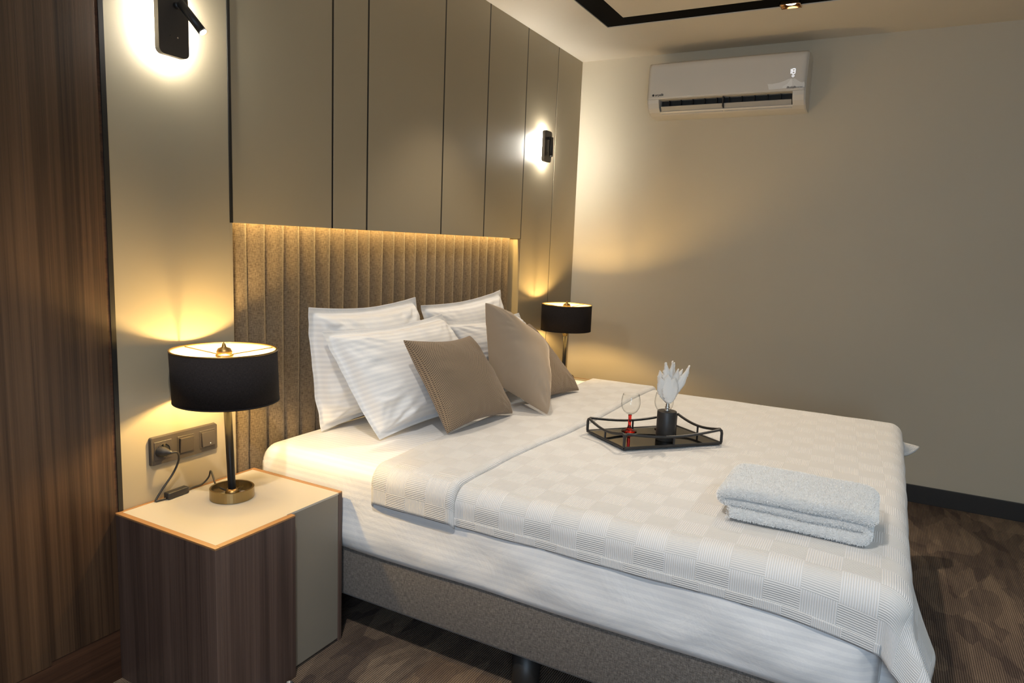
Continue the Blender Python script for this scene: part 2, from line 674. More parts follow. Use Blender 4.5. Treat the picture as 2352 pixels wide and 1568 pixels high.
# ceiling with a recessed black slot running round it
sx0, sx1, sy0, sy1, sw = -1.75, 2.434, -3.3, -.384, .128
bm = box(XL - .1, XR + .1, sy1, .14, H, H + .1)
box(XL - .1, XR + .1, YF - .1, sy0, H, H + .1, bm=bm)
box(XL - .1, sx0, sy0, sy1, H, H + .1, bm=bm)
box(sx1, XR + .1, sy0, sy1, H, H + .1, bm=bm)
cl = struct(obj('ceiling', bm, M['ceil']))
obj('ceiling_panel', box(sx0 + sw, sx1 - sw, sy0 + sw, sy1 - sw, H, H + .1), M['ceil'], cl)
bm = bmesh.new()
t_ = .001
for a in ((sx0 + t_, sx1 - t_, sy1 - sw + t_, sy1 - t_), (sx0 + t_, sx1 - t_, sy0 + t_, sy0 + sw - t_), (sx0 + t_, sx0 + sw - t_, sy0 + sw, sy1 - sw), (sx1 - sw + t_, sx1 - t_, sy0 + sw, sy1 - sw)):
    box(a[0], a[1], a[2], a[3], H + .004, H + .09, bm=bm)
obj('slot_channel', bm, M['slot'], cl)

# ------------------------------------------------------------------ headboard
hb = thing('headboard', 'tall brown linen headboard of vertical channel tufts in the lit wall niche', 'headboard', (1.33, .04, 0))
hb.location = (0, 0, 0)
box_uv(obj('back_panel', box(XB + .002, 2.250, .0595, .0645, .10, 1.318), M['head'], hb))
edges = [XB + .002, .402]
n_ch = 24
for i in range(1, n_ch + 1):
    edges.append(.402 + (2.233 - .402) * i / n_ch + (random.uniform(-.004, .004) if i < n_ch else 0))
edges.append(2.250)


def channel(x0, x1, dep, k):
    wd = x1 - x0

    def f(u, v):
        z = .10 + 1.215 * v
        s = u + .02 * sin(v * 9 + k * 2.1) * sin(pi * u)
        pr = max(0., sin(pi * min(max(s, 0), 1) ** 1.35)) ** .42
        sk = .40 + .60 * s ** 1.3
        wob = .0012 * noise.noise(Vector((x0 * 9 + u * 2, z * 6, k)))
        return Vector((x0 + wd * u + .0018 * sin(z * 7 + k * 1.7) * (1 if 0 < u < 1 else .6), .061 - dep * pr * sk + wob, z))
    return surf('channel', f, 14, 40, M['head'], hb, lambda u, v: (x0 + wd * u * 1.25, 1.22 * v))


for k in range(len(edges) - 1):
    thin = k in (0, len(edges) - 2)
    channel(edges[k], edges[k + 1], .014 if thin else .032, k)

# ------------------------------------------------------------------ bed
XN, XF_, YB = .476, 2.225, -1.903       # near side, far side, foot of the mattress
bed = thing('bed', 'double bed base upholstered in grey-brown linen standing on dark feet', 'bed')
b_ = obj('bed_base', box(XN + .008, XF_ - .008, YB + .012, -.004, .128, .318, .012, 3), M['base'], bed, True)
box_uv(b_)
mt = obj('mattress', box(XN + .03, XF_ - .03, YB + .03, -.03, .319, ZT - .02, .03, 3), plain('white_ticking', (.7, .7, .7), .9), bed, True)
for x, y in ((.545, -1.0), (.56, -.16), (.56, -1.75), (2.14, -1.0), (2.14, -.16), (2.14, -1.75), (1.35, -1.0)):
    obj('leg', lathe([(0, .128), (.042, .128), (.040, .012), (.037, .001), (0, .001)], 24, (x, y, 0)), M['bm'], bed, True)


def prof(d, R, flare):
    """offset outward and drop for cloth hanging past an edge by arc length d"""
    if d <= 0:
        return d, 0.
    q = d / R
    if q < pi / 2:
        return R * sin(q), R - R * cos(q)
    e = d - R * pi / 2
    flare *= 1 - exp(-e / .035)
    return R + e * flare, R + e * sqrt(max(0., 1 - flare * flare))


# fitted sheet: girth section swept from head to foot
SL = XF_ - XN


def sheet_f(u, v):
    R = .045
    xin = SL - 2 * R
    dr = .30
    tot = xin + 2 * dr
    s = u * tot - dr
    ylen = -YB + .0
    y = -.006 - v * (ylen - R)
    zb = ZT
    end = 0.
    oy = 0.
    if v > .97:
        pass
    head = max(0., 1 - v / .03)
    if s < 0:
        o, d = prof(-s, R, .02)
        x = XN + R - o
    elif s > xin:
        o, d = prof(s - xin, R, .02)
        x = XF_ - R + o
    else:
        d = 0.
        x = XN + R + s
    side = min(1., max(0., (d - .05) / .2))
    nz = noise.noise(Vector((y * 4.2 + d * 7.5, d * 2.0, 3.3)))
    nz2 = noise.noise(Vector((y * 9.0 - d * 9, d * 6., 7.1)))
    if s < 0:
        x -= side * (.012 + .028 * nz + .013 * nz2) * sin(pi * min(1., (d + .02) / .30))
        x += .008 * max(0., (d - .22) / .05)
    z = zb - d + (.0012 * noise.noise(Vector((x * 5, y * 5, 1.))) if d < .01 else 0.)
    z += .006 * noise.noise(Vector((y * 3.1, 0, 5.5))) * (1 if d > .24 else 0)
    if head > 0:                       # rounded head end
        z -= .02 * head ** 2 * (1 if d < .05 else .0)
        if s < 0:
            x += .012 * head ** 2
    if y < YB + .10:
        k = min(1., (YB + .10 - y) / .055)
        ins = .030 * k ** 2.5
        if s < .05:
            x += ins
        elif s > xin - .05:
            x -= ins
    return Vector((x, y, z))


sh = surf('bed_sheet', sheet_f, 150, 130, M['sheet'], None, lambda u, v: (u * (SL + .51), v * 1.9), solid=-.002)
tag(sh, 'white satin striped fitted sheet covering the mattress above the linen base', 'bed sheet')
# foot skirt of the sheet
def sheet_foot(u, v):
    R = .045
    x = XN + .004 + (SL - .008) * u
    o, d = prof(v * .30, R, .02)
    xx = min(x - XN, XF_ - x) - .02
    cr = max(0., .055 - xx) / .055
    return Vector((x + (.026 if u < .5 else -.026) * max(0., 1 - xx / .05) ** 2, YB + R - .002 - o + .040 * cr ** 2, ZT - d - .001))
surf('sheet_foot_end', sheet_foot, 40, 16, M['sheet'], sh, lambda u, v: (v * .3, u * 1.7))

# bedspread of checked pique
R0 = .055
XI0, XI1, YI = XN + R0 - .006, XF_ - R0 + .010, YB + R0 - .014
A0, A1, B0 = .142, .16, .235


def drape(sx, sy, lift=0.):
    """sx: across the bed from near inner edge, sy: along the bed toward the foot (positive), 0 at y=0"""
    wid = XI1 - XI0
    a = max(0., -sx)
    a2 = max(0., sx - wid)
    yl = -YI
    b = max(0., sy - yl)
    x = XI0 + min(max(sx, 0.), wid)
    y = -min(sy, yl)
    z = ZT + .006 + lift
    e = max(a, a2)
    zn = .0035 * noise.noise(Vector((x * 3.2, y * 3.2, 2.))) + .0022 * noise.noise(Vector((x * 8, y * 8, 9.)))
    if e <= 0 and b <= 0:
        return Vector((x, y, z + zn))
    r = sqrt(e * e + b * b)
    zn *= max(0., 1 - r / .07)
    th = math.atan2(b, e)
    t = th / (pi / 2)
    near = a > 0 or (a2 == 0 and sx < wid * .5)
    if near:
        fx = .30 * exp(-((sx - .10) / .17) ** 2)
        fl_ = .015 * (1 - t) + (.10 + fx) * t + .42 * sin(pi * t) ** 2 * (.6 + .4 * t)
        fl_ += .10 * sin(t * pi * 4) * sin(pi * t)
    else:
        fl_ = .04 * (1 - t) + .15 * t + .95 * sin(pi * t) ** .8
    fl_ += .03 * noise.noise(Vector((y * 4.5, 0, 4.))) * (1 - t) + .10 * noise.noise(Vector((x * 5, 0, 8.))) * t
    fl_ = min(max(fl_, 0.), .93)
    o, d = prof(r, R0, fl_)
    dx, dy = -cos(th) if a > 0 else (cos(th) if a2 > 0 else 0.), -sin(th)
    if e <= 0:
        dx, dy = 0., -1.
    if b <= 0:
        dx, dy = (-1. if a > 0 else 1.), 0.
    nzz = .004 * noise.noise(Vector((sx * 7, sy * 7, 6.))) * min(1., r / .08)
    return Vector((x + dx * (o + lift + nzz), y + dy * (o + lift + nzz), ZT + .006 + lift - d + zn))


def fold_y(x):
    return .788 + .045 * (x - .6) / 1.5 + .010 * sin(x * 5.2 + .6)


GW = XI1 - XI0 + A0 + A1


def spread_f(u, v):
    y1 = -YI + B0 - .08 * max(0., (u - .45) / .55)
    y0 = fold_y(XI0 + u * GW - A0) - .05
    yy = y0 + v * (y1 - y0)
    a0 = A0 + .045 * min(1., max(0., (yy - 1.62) / .30)) ** 1.6
    sx = -a0 + u * (XI1 - XI0 + a0 + A1)
    return drape(sx, yy)


bs = thing('bedspread', 'white checked pique bedspread spread over the bed and hanging at the foot', 'bedspread')
sp = surf('spread', spread_f, 200, 160, M['pique'], bs, lambda u, v: (u * GW, .73 + v * 1.38), solid=.003)
# hem border line along the near edge
def hem_f(u, v):
    y0 = fold_y(XI0) - .02
    y1 = -YI + .0
    yy = y0 + v * (y1 - y0)
    a0 = A0 + .045 * min(1., max(0., (yy - 1.62) / .30)) ** 1.6
    sx = -a0 + .024 * u
    return drape(sx, y0 + v * (y1 - y0), .0034)
surf('hem', hem_f, 6, 120, M['pique'], bs, lambda u, v: (u * .024 + .0775, .73 + v * 1.38), solid=.0012)

# turned back band, doubled, with a rolled edge toward the foot
LB = .0155
def band_f(u, v):
    sx = -A0 - .008 + u * (XI1 - XI0 + A0 + A1 + .02)
    xx = XI0 + sx
    yh = .478 + .012 * sin(xx * 4)
    yf = fold_y(xx)
    q = v
    lift = LB
    if v > .93:
        k = (v - .93) / .07
        yy = yh + (yf - yh) * .975 + .012 * sin(k * pi / 2)
        lift = LB * cos(k * pi / 2) - .001
    else:
        yy = yh + (yf - yh) * .975 * v / .93
        if v < .04:
            lift = LB * (v / .04) ** .5 - .001
    return drape(sx, yy, lift)
surf('turned_back_fold', band_f, 200, 60, M['pique'], bs, lambda u, v: (u * GW + .03, .47 + v * .34), solid=.004)


# ------------------------------------------------------------------ pillows and cushions
def pillow(name, cs, T, mat, label, cat, group, W, Hh, seed, flange=0., pinch=.06, pinch_v=0., front=1., back=.5, wr=.006, pw=.42, rad=0., n=56, sag=0., zmin=None, ymax=None, uvrot=False):
    """cs: corners BL BR TR TL; T half-thickness"""
    BL, BRc, TR, TL = [Vector(c) for c in cs]
    ex = ((BRc - BL) + (TR - TL)).normalized()
    ez = ((TL - BL) + (TR - BRc)).normalized()
    nrm = ex.cross(ez).normalized()          # points to the viewer side (-y) for ex=+x, ez=+z
    verts, faces, uvs = [], [], []
    ff = flange

    def P(u, v, side):
        U, V = 2 * u - 1, 2 * v - 1
        uu = .5 + .5 * U * (1 - pinch * (1 - V * V))
        vv = .5 + .5 * V * (1 - (pinch_v or pinch) * (1 - abs(U) ** 1.8))
        p = BL * (1 - uu) * (1 - vv) + BRc * uu * (1 - vv) + TR * uu * vv + TL * (1 - uu) * vv
        fu, fv = ff / W * 2, ff / Hh * 2
        a = min(1., abs(U) / (1 - fu)) if fu < 1 else 1.
        b = min(1., abs(V) / (1 - fv))
        h = ((1 - a ** 2.2) * (1 - b ** 2.2))
        h = max(h, 0.) ** pw
        # fill sags towards the bottom
        h *= 1 + sag * (-V)
        nz = noise.noise(Vector((u * 3.1 + seed, v * 3.1, side * 3.)))
        # radial wrinkles from the corners and across the seam
        cu, cv = (1 if U > 0 else -1), (1 if V > 0 else -1)
        ang = math.atan2(cv - V + 1e-6, cu - U + 1e-6)
        rc = sqrt((cu - U) ** 2 + (cv - V) ** 2)
        wrk = noise.noise(Vector((ang * 5.5 + seed * 3.7 + cu * 4 + cv * 9, rc * .8, seed))) * exp(-((rc - .25) / .38) ** 2)
        wrk2 = noise.noise(Vector((u * 5 + seed, v * 16 + 2 * nz, seed * 1.3))) * exp(-((abs(U) - .78) / .22) ** 2)
        wrk3 = noise.noise(Vector((u * 15 + seed, v * 4 + 2 * nz, seed * 2.3))) * exp(-((abs(V) - .8) / .2) ** 2)
        k = front if side > 0 else -back
        q = p + nrm * (k * T * h * (1 + .10 * nz))
        edge = min(1., h * 2.)
        q += nrm * (side * wr * (wrk * 1.6 + .8 * wrk2 + .8 * wrk3) * edge)
        if ff > 0 and h <= 0:
            q += nrm * (.006 * noise.noise(Vector((u * 9 + seed, v * 9, 1.))))
        if ff > 0:
            q += nrm * (side * .0012)
        if rad:
            q += nrm * (rad * (U * U - 1))
        if zmin is not None and q.z < zmin:
            q.z = zmin + (q.z - zmin) * .04
        if ymax is not None and q.y > ymax:
            q.y = ymax + (q.y - ymax) * .05
        return q
    bm_idx = {}
    for side in (1, -1):
        for j in range(n + 1):
            for i in range(n + 1):
                if side < 0 and (i in (0, n) or j in (0, n)):
                    bm_idx[(side, i, j)] = bm_idx[(1, i, j)]
                    continue
                # denser sampling near the edges
                u = .5 - .5 * cos(pi * i / n) * .35 - (.5 - i / n) * .65
                v = .5 - .5 * cos(pi * j / n) * .35 - (.5 - j / n) * .65
                bm_idx[(side, i, j)] = len(verts)
                verts.append(tuple(P(u, v, side)))
                uvs.append((u * W, v * Hh) if not uvrot else (v * Hh, u * W))
        for j in range(n):
            for i in range(n):
                q = [bm_idx[(side, i, j)], bm_idx[(side, i + 1, j)], bm_idx[(side, i + 1, j + 1)], bm_idx[(side, i, j + 1)]]
                faces.append(q if side > 0 else q[::-1])
    me = bpy.data.meshes.new(name)
    me.from_pydata(verts, [], faces)
    ul = me.uv_layers.new(name='UVMap')
    for p in me.polygons:
        p.use_smooth = True
        for li in p.loop_indices:
            ul.data[li].uv = uvs[me.loops[li].vertex_index]
    o = link(name, me, mat)
    md = o.modifiers.new('smooth', 'SUBSURF')
    md.levels = md.render_levels = 1
    return tag(o, label, cat, group)


GP = 'white striped pillows against the headboard'
ZB = ZT + .004
pillow('pillow', [(.675, -.085, ZB), (1.27, -.12, ZB), (1.222, -.080, 1.032), (.621, -.075, 1.025)], .105, M['pillow'],
       'white striped pillow standing against the headboard, back of the pair nearest the lit lamp', 'pillow', GP, .66, .47, 1.3, .026, -.045, .10, 1., .55, .012, .36, zmin=ZB, ymax=.012)
pillow('pillow', [(1.36, -.10, ZB), (2.03, -.12, ZB), (1.974, -.062, 1.032), (1.279, -.065, .992)], .095, M['pillow'],
       'white striped pillow against the headboard beside the far end, highest corner of all', 'pillow', GP, .66, .47, 2.7, .026, .03, .09, .9, .55, .010, .36, zmin=ZB, ymax=.012)
pillow('pillow', [(.715, -.315, ZB), (1.35, -.36, ZB), (1.290, -.170, .965), (.602, -.155, .951)], .105, M['pillow'],
       'big white striped pillow leaning in front, behind the brown woven cushion', 'pillow', GP, .66, .47, 4.1, .026, -.03, .10, 1., .32, .016, .36, zmin=ZB)
pillow('pillow', [(1.43, -.30, ZB), (2.07, -.33, ZB), (1.985, -.165, .920), (1.307, -.155, .927)], .090, M['pillow'],
       'white striped pillow mostly hidden behind the beige velvet cushion', 'pillow', GP, .66, .47, 5.9, .026, .03, .09, 1., .32, .013, .36, zmin=ZB)
GC = 'throw cushions in front of the pillows'
ZC = ZT + .026
pillow('cushion', [(.859, -.499, ZC), (1.260, -.542, ZC), (1.172, -.382, .903), (.752, -.380, .929)], .085, M['woven'],
       'brown dotted woven cushion nearest the bedside lamp with the switch panel', 'cushion', GC, .42, .42, 8.2, 0., .085, .11, 1., .6, .004, .42, zmin=ZT + .0235)
pillow('cushion', [(1.480, -.53, ZC), (1.843, -.580, ZC), (1.806, -.318, .894), (1.44, -.30, .885)], .065, M['woven'],
       'brown dotted woven cushion behind the beige velvet one', 'cushion', GC, .42, .42, 9.6, 0., .06, .08, 1., .6, .004, .42, zmin=ZT + .0235)
pillow('cushion', [(1.376, -.370, .693), (1.333, -.661, .596), (1.720, -.430, .815), (1.300, -.372, 1.025)], .135, M['velvet'],
       'smooth beige velvet cushion balanced on one corner between the two woven ones', 'cushion', GC, .42, .42, 11.1, 0., .05, .05, 1., .5, .007, .44, zmin=ZT + .0235)


# ------------------------------------------------------------------ nightstands
def nightstand(x0, x1, yf, h, label, mirror=False):
    t = thing('nightstand', label, 'nightstand', (0, 0, 0))
    yr = yf + .022
    xm = x0 + (x1 - x0) * .553
    tk = .016
    fx = (lambda x: x) if not mirror else (lambda x: x0 + x1 - x)

    def bx(name, a, b, *r, mat, bev=.0008):
        a, b = sorted((fx(a), fx(b)))
        return obj(name, box(a, b, *r, bev, 1), M[mat], t)
    bx('side_panel', x0, x0 + tk, yf, -.001, 0, h - .005, mat='woodn')
    bx('side_panel', x1 - tk, x1, yr, -.001, 0, h - .005, mat='woodn')
    bx('front_panel', x0 + tk + .0003, xm, yf, yf + .018, 0, h - .005, mat='woodn')
    bx('door', xm - .05, x1 - tk - .0015, yr, yr + .018, .012, h - .007, mat='nsdoor')
    bx('carcass', x0 + tk + .001, x1 - tk - .001, yr + .019, -.006, .02, h - .007, mat='nsdoor')
    bx('top', x0 + tk, x1 - tk, yr + .0, -.012, h - .0068, h - .0004, mat='nstop', bev=.0004)
    bx('top_inset', x0 + tk, xm - .012, yf + .0185, yr + .001, h - .0068, h - .00045, mat='nstop', bev=.0002)
    bx('edge_band', x0, x0 + tk, yf, -.001, h - .005, h, mat='rim', bev=.0006)
    bx('edge_band', x1 - tk, x1, yr, -.001, h - .005, h, mat='rim', bev=.0006)
    bx('edge_band', x0 + tk, xm, yf, yf + .018, h - .005, h, mat='rimx', bev=.0006)
    bx('edge_band', x0 + tk, x1 - tk, -.012, -.001, h - .005, h, mat='rimx', bev=.0006)
    return t


HN = .4895
nightstand(-.0233, .4522, -.4105, HN, 'walnut and taupe nightstand with cream top beside the wood wall')
nightstand(2.245, 2.655, -.452, HN, 'far nightstand mostly hidden behind the bed', True)


# ------------------------------------------------------------------ table lamps
def lamp(cx, cy, label, lean=0.):
    t = thing('table_lamp', label, 'lamp', (cx, cy, HN), 'black shaded bedside lamps')
    c = (0, 0, 0)
    RS = .144
    zs0, zs1 = .297, .443
    obj('base_ring', lathe([(.062, .0005), (.062, .031), (.0565, .031), (.0565, .0005)], 48, c, True), M['brass'], t, False)
    for k in range(3):
        a = radians(20 + 120 * k)
        obj('base_spoke', tube([(.008 * cos(a), .008 * sin(a), .012), (.058 * cos(a), .058 * sin(a), .012)], .0042, 6, None, True), M['brassd'], t)
    obj('base_hub', lathe([(0, .003), (.02, .003), (.02, .016), (.014, .026), (0, .026)], 24), M['brassd'], t, True)
    obj('pole', lathe([(.0110, .022), (.0110, .288), (0, .288)], 20), M['pole'], t, True)
    obj('socket_cup', lathe([(.0112, .262), (.014, .266), (.018, .280), (.0195, .287), (.0195, .294), (.012, .299), (.0095, .338), (0, .339)], 24), M['brass'], t, True)
    sh_ = obj('shade', lathe([(RS, zs0), (RS, zs1), (RS - .0018, zs1), (RS - .0018, zs0)], 64, c, True), M['shade'], t, False)
    for p in sh_.data.polygons:
        p.use_smooth = abs(p.normal.z) < .5
    ul = sh_.data.uv_layers.new(name='UVMap')
    for p in sh_.data.polygons:
        for li in p.loop_indices:
            co = sh_.data.vertices[sh_.data.loops[li].vertex_index].co
            ul.data[li].uv = (math.atan2(co.y, co.x) * RS, co.z)
    obj('shade_lining', lathe([(RS - .0022, zs0 + .001), (RS - .0022, zs1 - .001), (RS - .0032, zs1 - .001), (RS - .0032, zs0 + .001)], 64, c, True), M['shadein'], t, True)
    for z in (zs0, zs1):
        obj('shade_rim', lathe([(RS + .0006, z - .002), (RS + .0006, z + .002), (RS - .004, z + .002), (RS - .004, z - .002)], 64, c, True), M['brassd'] if z == zs1 else M['shade'], t, True)
    zc = .434
    for k in range(3):
        a = radians(100 + 120 * k)
        obj('spider_arm', tube([(.02 * cos(a), .02 * sin(a), zc - .006), ((RS - .003) * cos(a), (RS - .003) * sin(a), zs1 - .003)], .0016, 6), M['brassd'], t)
    obj('spider_ring', lathe([(.021, zc - .010), (.024, zc - .010), (.024, zc - .005), (.021, zc - .005)], 32, c, True), M['brassd'], t, True)
    obj('finial', lathe([(0, .432), (.020, .432), (.022, .437), (.017, .447), (.007, .451), (.006, .454), (.004, .460), (0, .466)], 28), M['brassd'], t, True)
    # carrier ring under the bulb
    rr, rz = .0215, .305
    obj('carrier_ring', lathe([(rr, rz), (rr + .0042, rz), (rr + .0042, rz + .003), (rr, rz + .003)], 40, c, True), M['brassd'], t, True)
    for k in range(3):
        a = radians(40 + 120 * k)
        obj('carrier_arm', tube([(.010 * cos(a), .010 * sin(a), rz + .001), (rr * cos(a), rr * sin(a), rz + .001)], .0014, 6), M['brassd'], t)
    bz = .370
    obj('bulb', lathe([(0, bz - .034), (.009, bz - .032), (.009, bz - .012), (.011, bz - .004), (.011, bz + .006), (.008, bz + .012), (0, bz + .015)], 20), M['bulb'], t, True)
    for ch in t.children:
        if lean and not ch.name.startswith('base'):
            for vv in ch.data.vertices:
                vv.co.x += lean * max(0., vv.co.z - .03)
    return t


LX, LY = .235, -.158
L1 = lamp(LX, LY, 'black drum shade lamp with brass ring base on the walnut nightstand', -.045)
L2 = lamp(2.515, -.195, 'black drum shade lamp standing beyond the far side of the bed')
# cord of the near lamp with its inline switch and plug
pts = smooth_path([(.118, -.046, .633), (.136, -.052, .630), (.150, -.036, .600), (.140, -.022, .560), (.108, -.017, .520), (.087, -.018, .4945), (.093, -.022, .4935), (.112, -.026, .494)], 8)
cord = obj('cord', tube([(p[0] - LX, p[1] - LY, p[2] - HN) for p in pts], .003, 8), M['bm'], L1, True)
pts = smooth_path([(.186, -.020, .497), (.215, -.012, .495), (.245, -.012, .496), (.262, -.020, .515), (.258, -.034, .538), (.250, -.055, .527), (.240, -.080, .510), (.237, -.110, .504), (.234, -.15, .505)], 8)
obj('cord', tube([(p[0] - LX, p[1] - LY, p[2] - HN) for p in pts], .0026, 8), M['bm'], L1, True)
sw_ = obj('inline_switch', box(-.036, .036, -.0115, .0115, 0, .020, .004, 3), M['bm'], cord, True)
sw_.location = (.150 - LX, -.023 - LY, .0006)
sw_.rotation_euler = (0, 0, radians(4))
rk = obj('plug', lathe([(.0155, 0), (.0155, .012), (.012, .022), (.0065, .034), (.0045, .042), (0, .042)], 20), M['bm'], L1, True)
rk.rotation_euler = (radians(90), 0, radians(20))
rk.location = (.108 - LX, -.008 - LY, .633 - HN)

# ------------------------------------------------------------------ wall plate with socket and switches
wp = thing('wall_plate', 'anthracite triple wall plate with one socket and two rocker switches', 'outlet', (0, 0, 0))
px0, px1, pz0, pz1 = .082, .304, .593, .677
bm = bmesh.new()
bm = prism(rrect(px1 - px0, pz1 - pz0, .006), lambda a, b: ((px0 + px1) / 2 + a, -.0002, (pz0 + pz1) / 2 + b), lambda a, b: ((px0 + px1) / 2 + a * .985, -.011, (pz0 + pz1) / 2 + b * .95))
obj('frame', bm, M['anth'], wp)
cz = (pz0 + pz1) / 2
for k, cx in enumerate((.119, .193, .267)):
    obj('insert_border', box(cx - .0275, cx + .0275, -.0125, -.0105, cz - .0275, cz + .0275, .001, 1), M['anth'], wp)
    if k == 0:
        sf = obj('socket', lathe([(.0205, 0), (.0205, .0045), (.0185, .0045), (.0185, -.010), (0, -.010)], 32), M['anth'], wp, False)
        sf.rotation_euler = (radians(90), 0, 0)
        sf.location = (cx, -.0125, cz)
        wl = obj('socket_well', lathe([(0, 0), (.0185, 0), (.0185, .0008), (0, .0008)], 32), M['dark'], sf)
        wl.location = (0, 0, .0016)
        for sgn in (-1, 1):
            cp = obj('earth_clip', box(-.003, .003, -.003, .003, .0, .004), M['brass'], sf)
            cp.location = (0, .0165 * sgn, .002)
    else:
        rk = obj('rocker', box(-.0225, .0225, -.004, .004, -.0225, .0225, .0015, 2), M['anth'], wp)
        rk.location = (cx, -.0145, cz)
        rk.rotation_euler = (radians(5 if k == 1 else -5), 0, 0)
        if k == 2:
            ind = obj('indicator', lathe([(0, 0), (.0016, 0), (.0016, .001), (0, .001)], 12), M['filmw'], rk)
            ind.location = (.004, -.0042, -.014)
            ind.rotation_euler = (radians(90), 0, 0)


# ------------------------------------------------------------------ wall sconces
def sconce(cx, label, stick, lit=True):
    t = thing('wall_sconce', label, 'wall lamp', (cx, 0, 1.815), 'backlit black wall sconces')
    wd, ht = .090, .170
    obj('wall_mount', prism(rrect(wd - .034, ht - .034, .006), lambda a, b: (a, -.0002, b), lambda a, b: (a, -.0215, b)), M['halo'], t)
    pl = prism(rrect(wd, ht, .016), lambda a, b: (a, -.022, b), lambda a, b: (a, -.040, b))
    obj('back_plate', pl, M['anth'], t)  # black plate greyed, lens flare put into its colour
    s0, s1, r = stick
    d = (Vector(s1) - Vector(s0)).normalized()
    st = tube([s0, s1], r, 24)
    so = obj('reading_spot', st, M['bm'], t, False)
    for p in so.data.polygons:
        p.use_smooth = len(p.vertices) == 4
    e = Vector(s1)
    ring = tube([e, e + d * .004], r, 24)
    obj('spot_collar', ring, M['steel'], t)
    obj('lens', tube([e + d * .0042, e + d * .0048], r * .84, 24), M['lens'] if lit else M['dark'], t)
    pv = obj('pivot', lathe([(0, 0), (.009, 0), (.009, .012), (0, .012)], 20), M['bm'], t, True)
    pv.rotation_euler = (radians(90), 0, 0)
    pv.location = (s0[0], -.0435, s0[2] - .004)
    for sx in (-.006, .016):
        sc = obj('screw', lathe([(0, 0), (.0022, 0), (.0022, .001), (0, .001)], 10), M['steel'], t)
        sc.rotation_euler = (radians(90), 0, 0)
        sc.location = (sx - .008, -.0432, -.036)
    return t


sconce(.170, 'black backlit wall sconce with angled reading spot, between wood wall and panels', ((.006, -.062, .050), (.030, -.115, -.020), .0112))
sconce(2.495, 'black backlit wall sconce high above the far lamp', ((0., -.058, .048), (0., -.060, -.052), .0112), False)
light('reading_beam', 'SPOT', (.203, -.122, 1.787), 2., (1, .97, .92), spot_size=radians(60), spot_blend=.7, shadow_soft_size=.008, aim=(.6, -1.0, .55))

# ------------------------------------------------------------------ air conditioner
ac = thing('air_conditioner', 'white split air conditioner high on the plain wall showing its temperature', 'air conditioner')
Y0, Y1, YO0, YO1 = -.492, -1.328, -.560, -1.266
prof_full = [(0, 2.018), (.05, 2.018), (.110, 2.024), (.150, 2.036), (.176, 2.056), (.190, 2.080), (.194, 2.098), (.190, 2.18), (.182, 2.26), (.172, 2.292), (.15, 2.302), (0, 2.302)]
prof_mid = [(0, 2.018), (.05, 2.018), (.110, 2.024), (.144, 2.033), (.150, 2.040), (.10, 2.060), (.085, 2.098), (.190, 2.1), (.190, 2.18), (.182, 2.26), (.172, 2.292), (.15, 2.302), (0, 2.302)]


def acx(pts, ya, yb, shr0=1., shr1=1.):
    return prism(pts, lambda d, z: (XR - .0005 - d * shr0, ya, 2.16 + (z - 2.16) * (1 - (1 - shr0) * .4)), lambda d, z: (XR - .0005 - d * shr1, yb, 2.16 + (z - 2.16) * (1 - (1 - shr1) * .4)))


bm = acx(prof_full, Y0 - .008, YO0)
bm2 = prism(prof_full, lambda d, z: (XR - .0005 - d, YO1, z), lambda d, z: (XR - .0005 - d, Y1 + .008, z), bm)
prism(prof_full, lambda d, z: (XR - .0005 - d * .95, Y0, 2.16 + (z - 2.16) * .985), lambda d, z: (XR - .0005 - d, Y0 - .008, z), bm)
prism(prof_full, lambda d, z: (XR - .0005 - d, Y1 + .008, z), lambda d, z: (XR - .0005 - d * .95, Y1, 2.16 + (z - 2.16) * .985), bm)
prism(prof_mid, lambda d, z: (XR - .0005 - d, YO0, z), lambda d, z: (XR - .0005 - d, YO1, z), bm)
obj('body', bm, M['white'], ac)
XP = XR - .0005 - .194
def acp(u, v):                       # glossy front panel, gently bowed
    y = Y0 - .002 + (Y1 - Y0 + .004) * u
    ed = min(1., min(u, 1 - u) / .02)
    z = 2.101 + .196 * v
    d = .2015 - .012 * v ** 2 - .010 * max(0., (v - .86) / .14) ** 2 + .002 * sin(pi * u)
    d -= .006 * (1 - ed) ** 2
    return Vector((XR - d, y, z))
surf('front_panel', acp, 48, 24, M['acpanel'], ac, solid=-.006)
obj('outlet_cavity', box(XR - .13, XR - .084, YO1 + .002, YO0 - .002, 2.058, 2.0995), M['dark'], ac)
for ya, yb in ((YO0 - .006, -.9085), (-.9155, YO1 + .006)):
    lv = obj('louver', box(-.024, .024, yb, ya, -.002, .002, .0012, 2), M['acgrey'], ac)
    lv.rotation_euler = (0, radians(50), 0)
    lv.location = (XR - .149, 0, 2.0475)
    lip = obj('louver_lip', box(-.0315, -.0285, yb, ya, -.004, .003, .001, 2), M['white'], lv)
    lip.location = (.054, 0, 0)
obj('outlet_divider', box(XR - .180, XR - .10, -.914, -.910, 2.045, 2.100), M['anth'], ac)
for k in range(10):
    y = YO0 - .05 - k * .066
    obj('vane', box(XR - .155, XR - .12, y - .0012, y + .0012, 2.062, 2.099), M['dark'], ac)
FX = XR - .2032
vy = (0, -1, 0)
vz = (0.03, 0, 1)
text('lettering', 'arçelik', M['print'], ac, .018, (FX - .0006, -.541, 2.1165), vy, vz, shear=.15, bold=.0003)
lg = obj('logo', lathe([(0, 0), (.0062, 0), (.0062, .0008), (0, .0008)], 20), M['print'], ac)
lg.rotation_euler = (0, radians(-90), 0)
lg.location = (FX - .0002, -.5305, 2.1215)
text('lettering', 'Ekolojik', M['print'], ac, .0135, (FX - .0006, -1.236, 2.1125), vy, vz, shear=.2, bold=.0003)
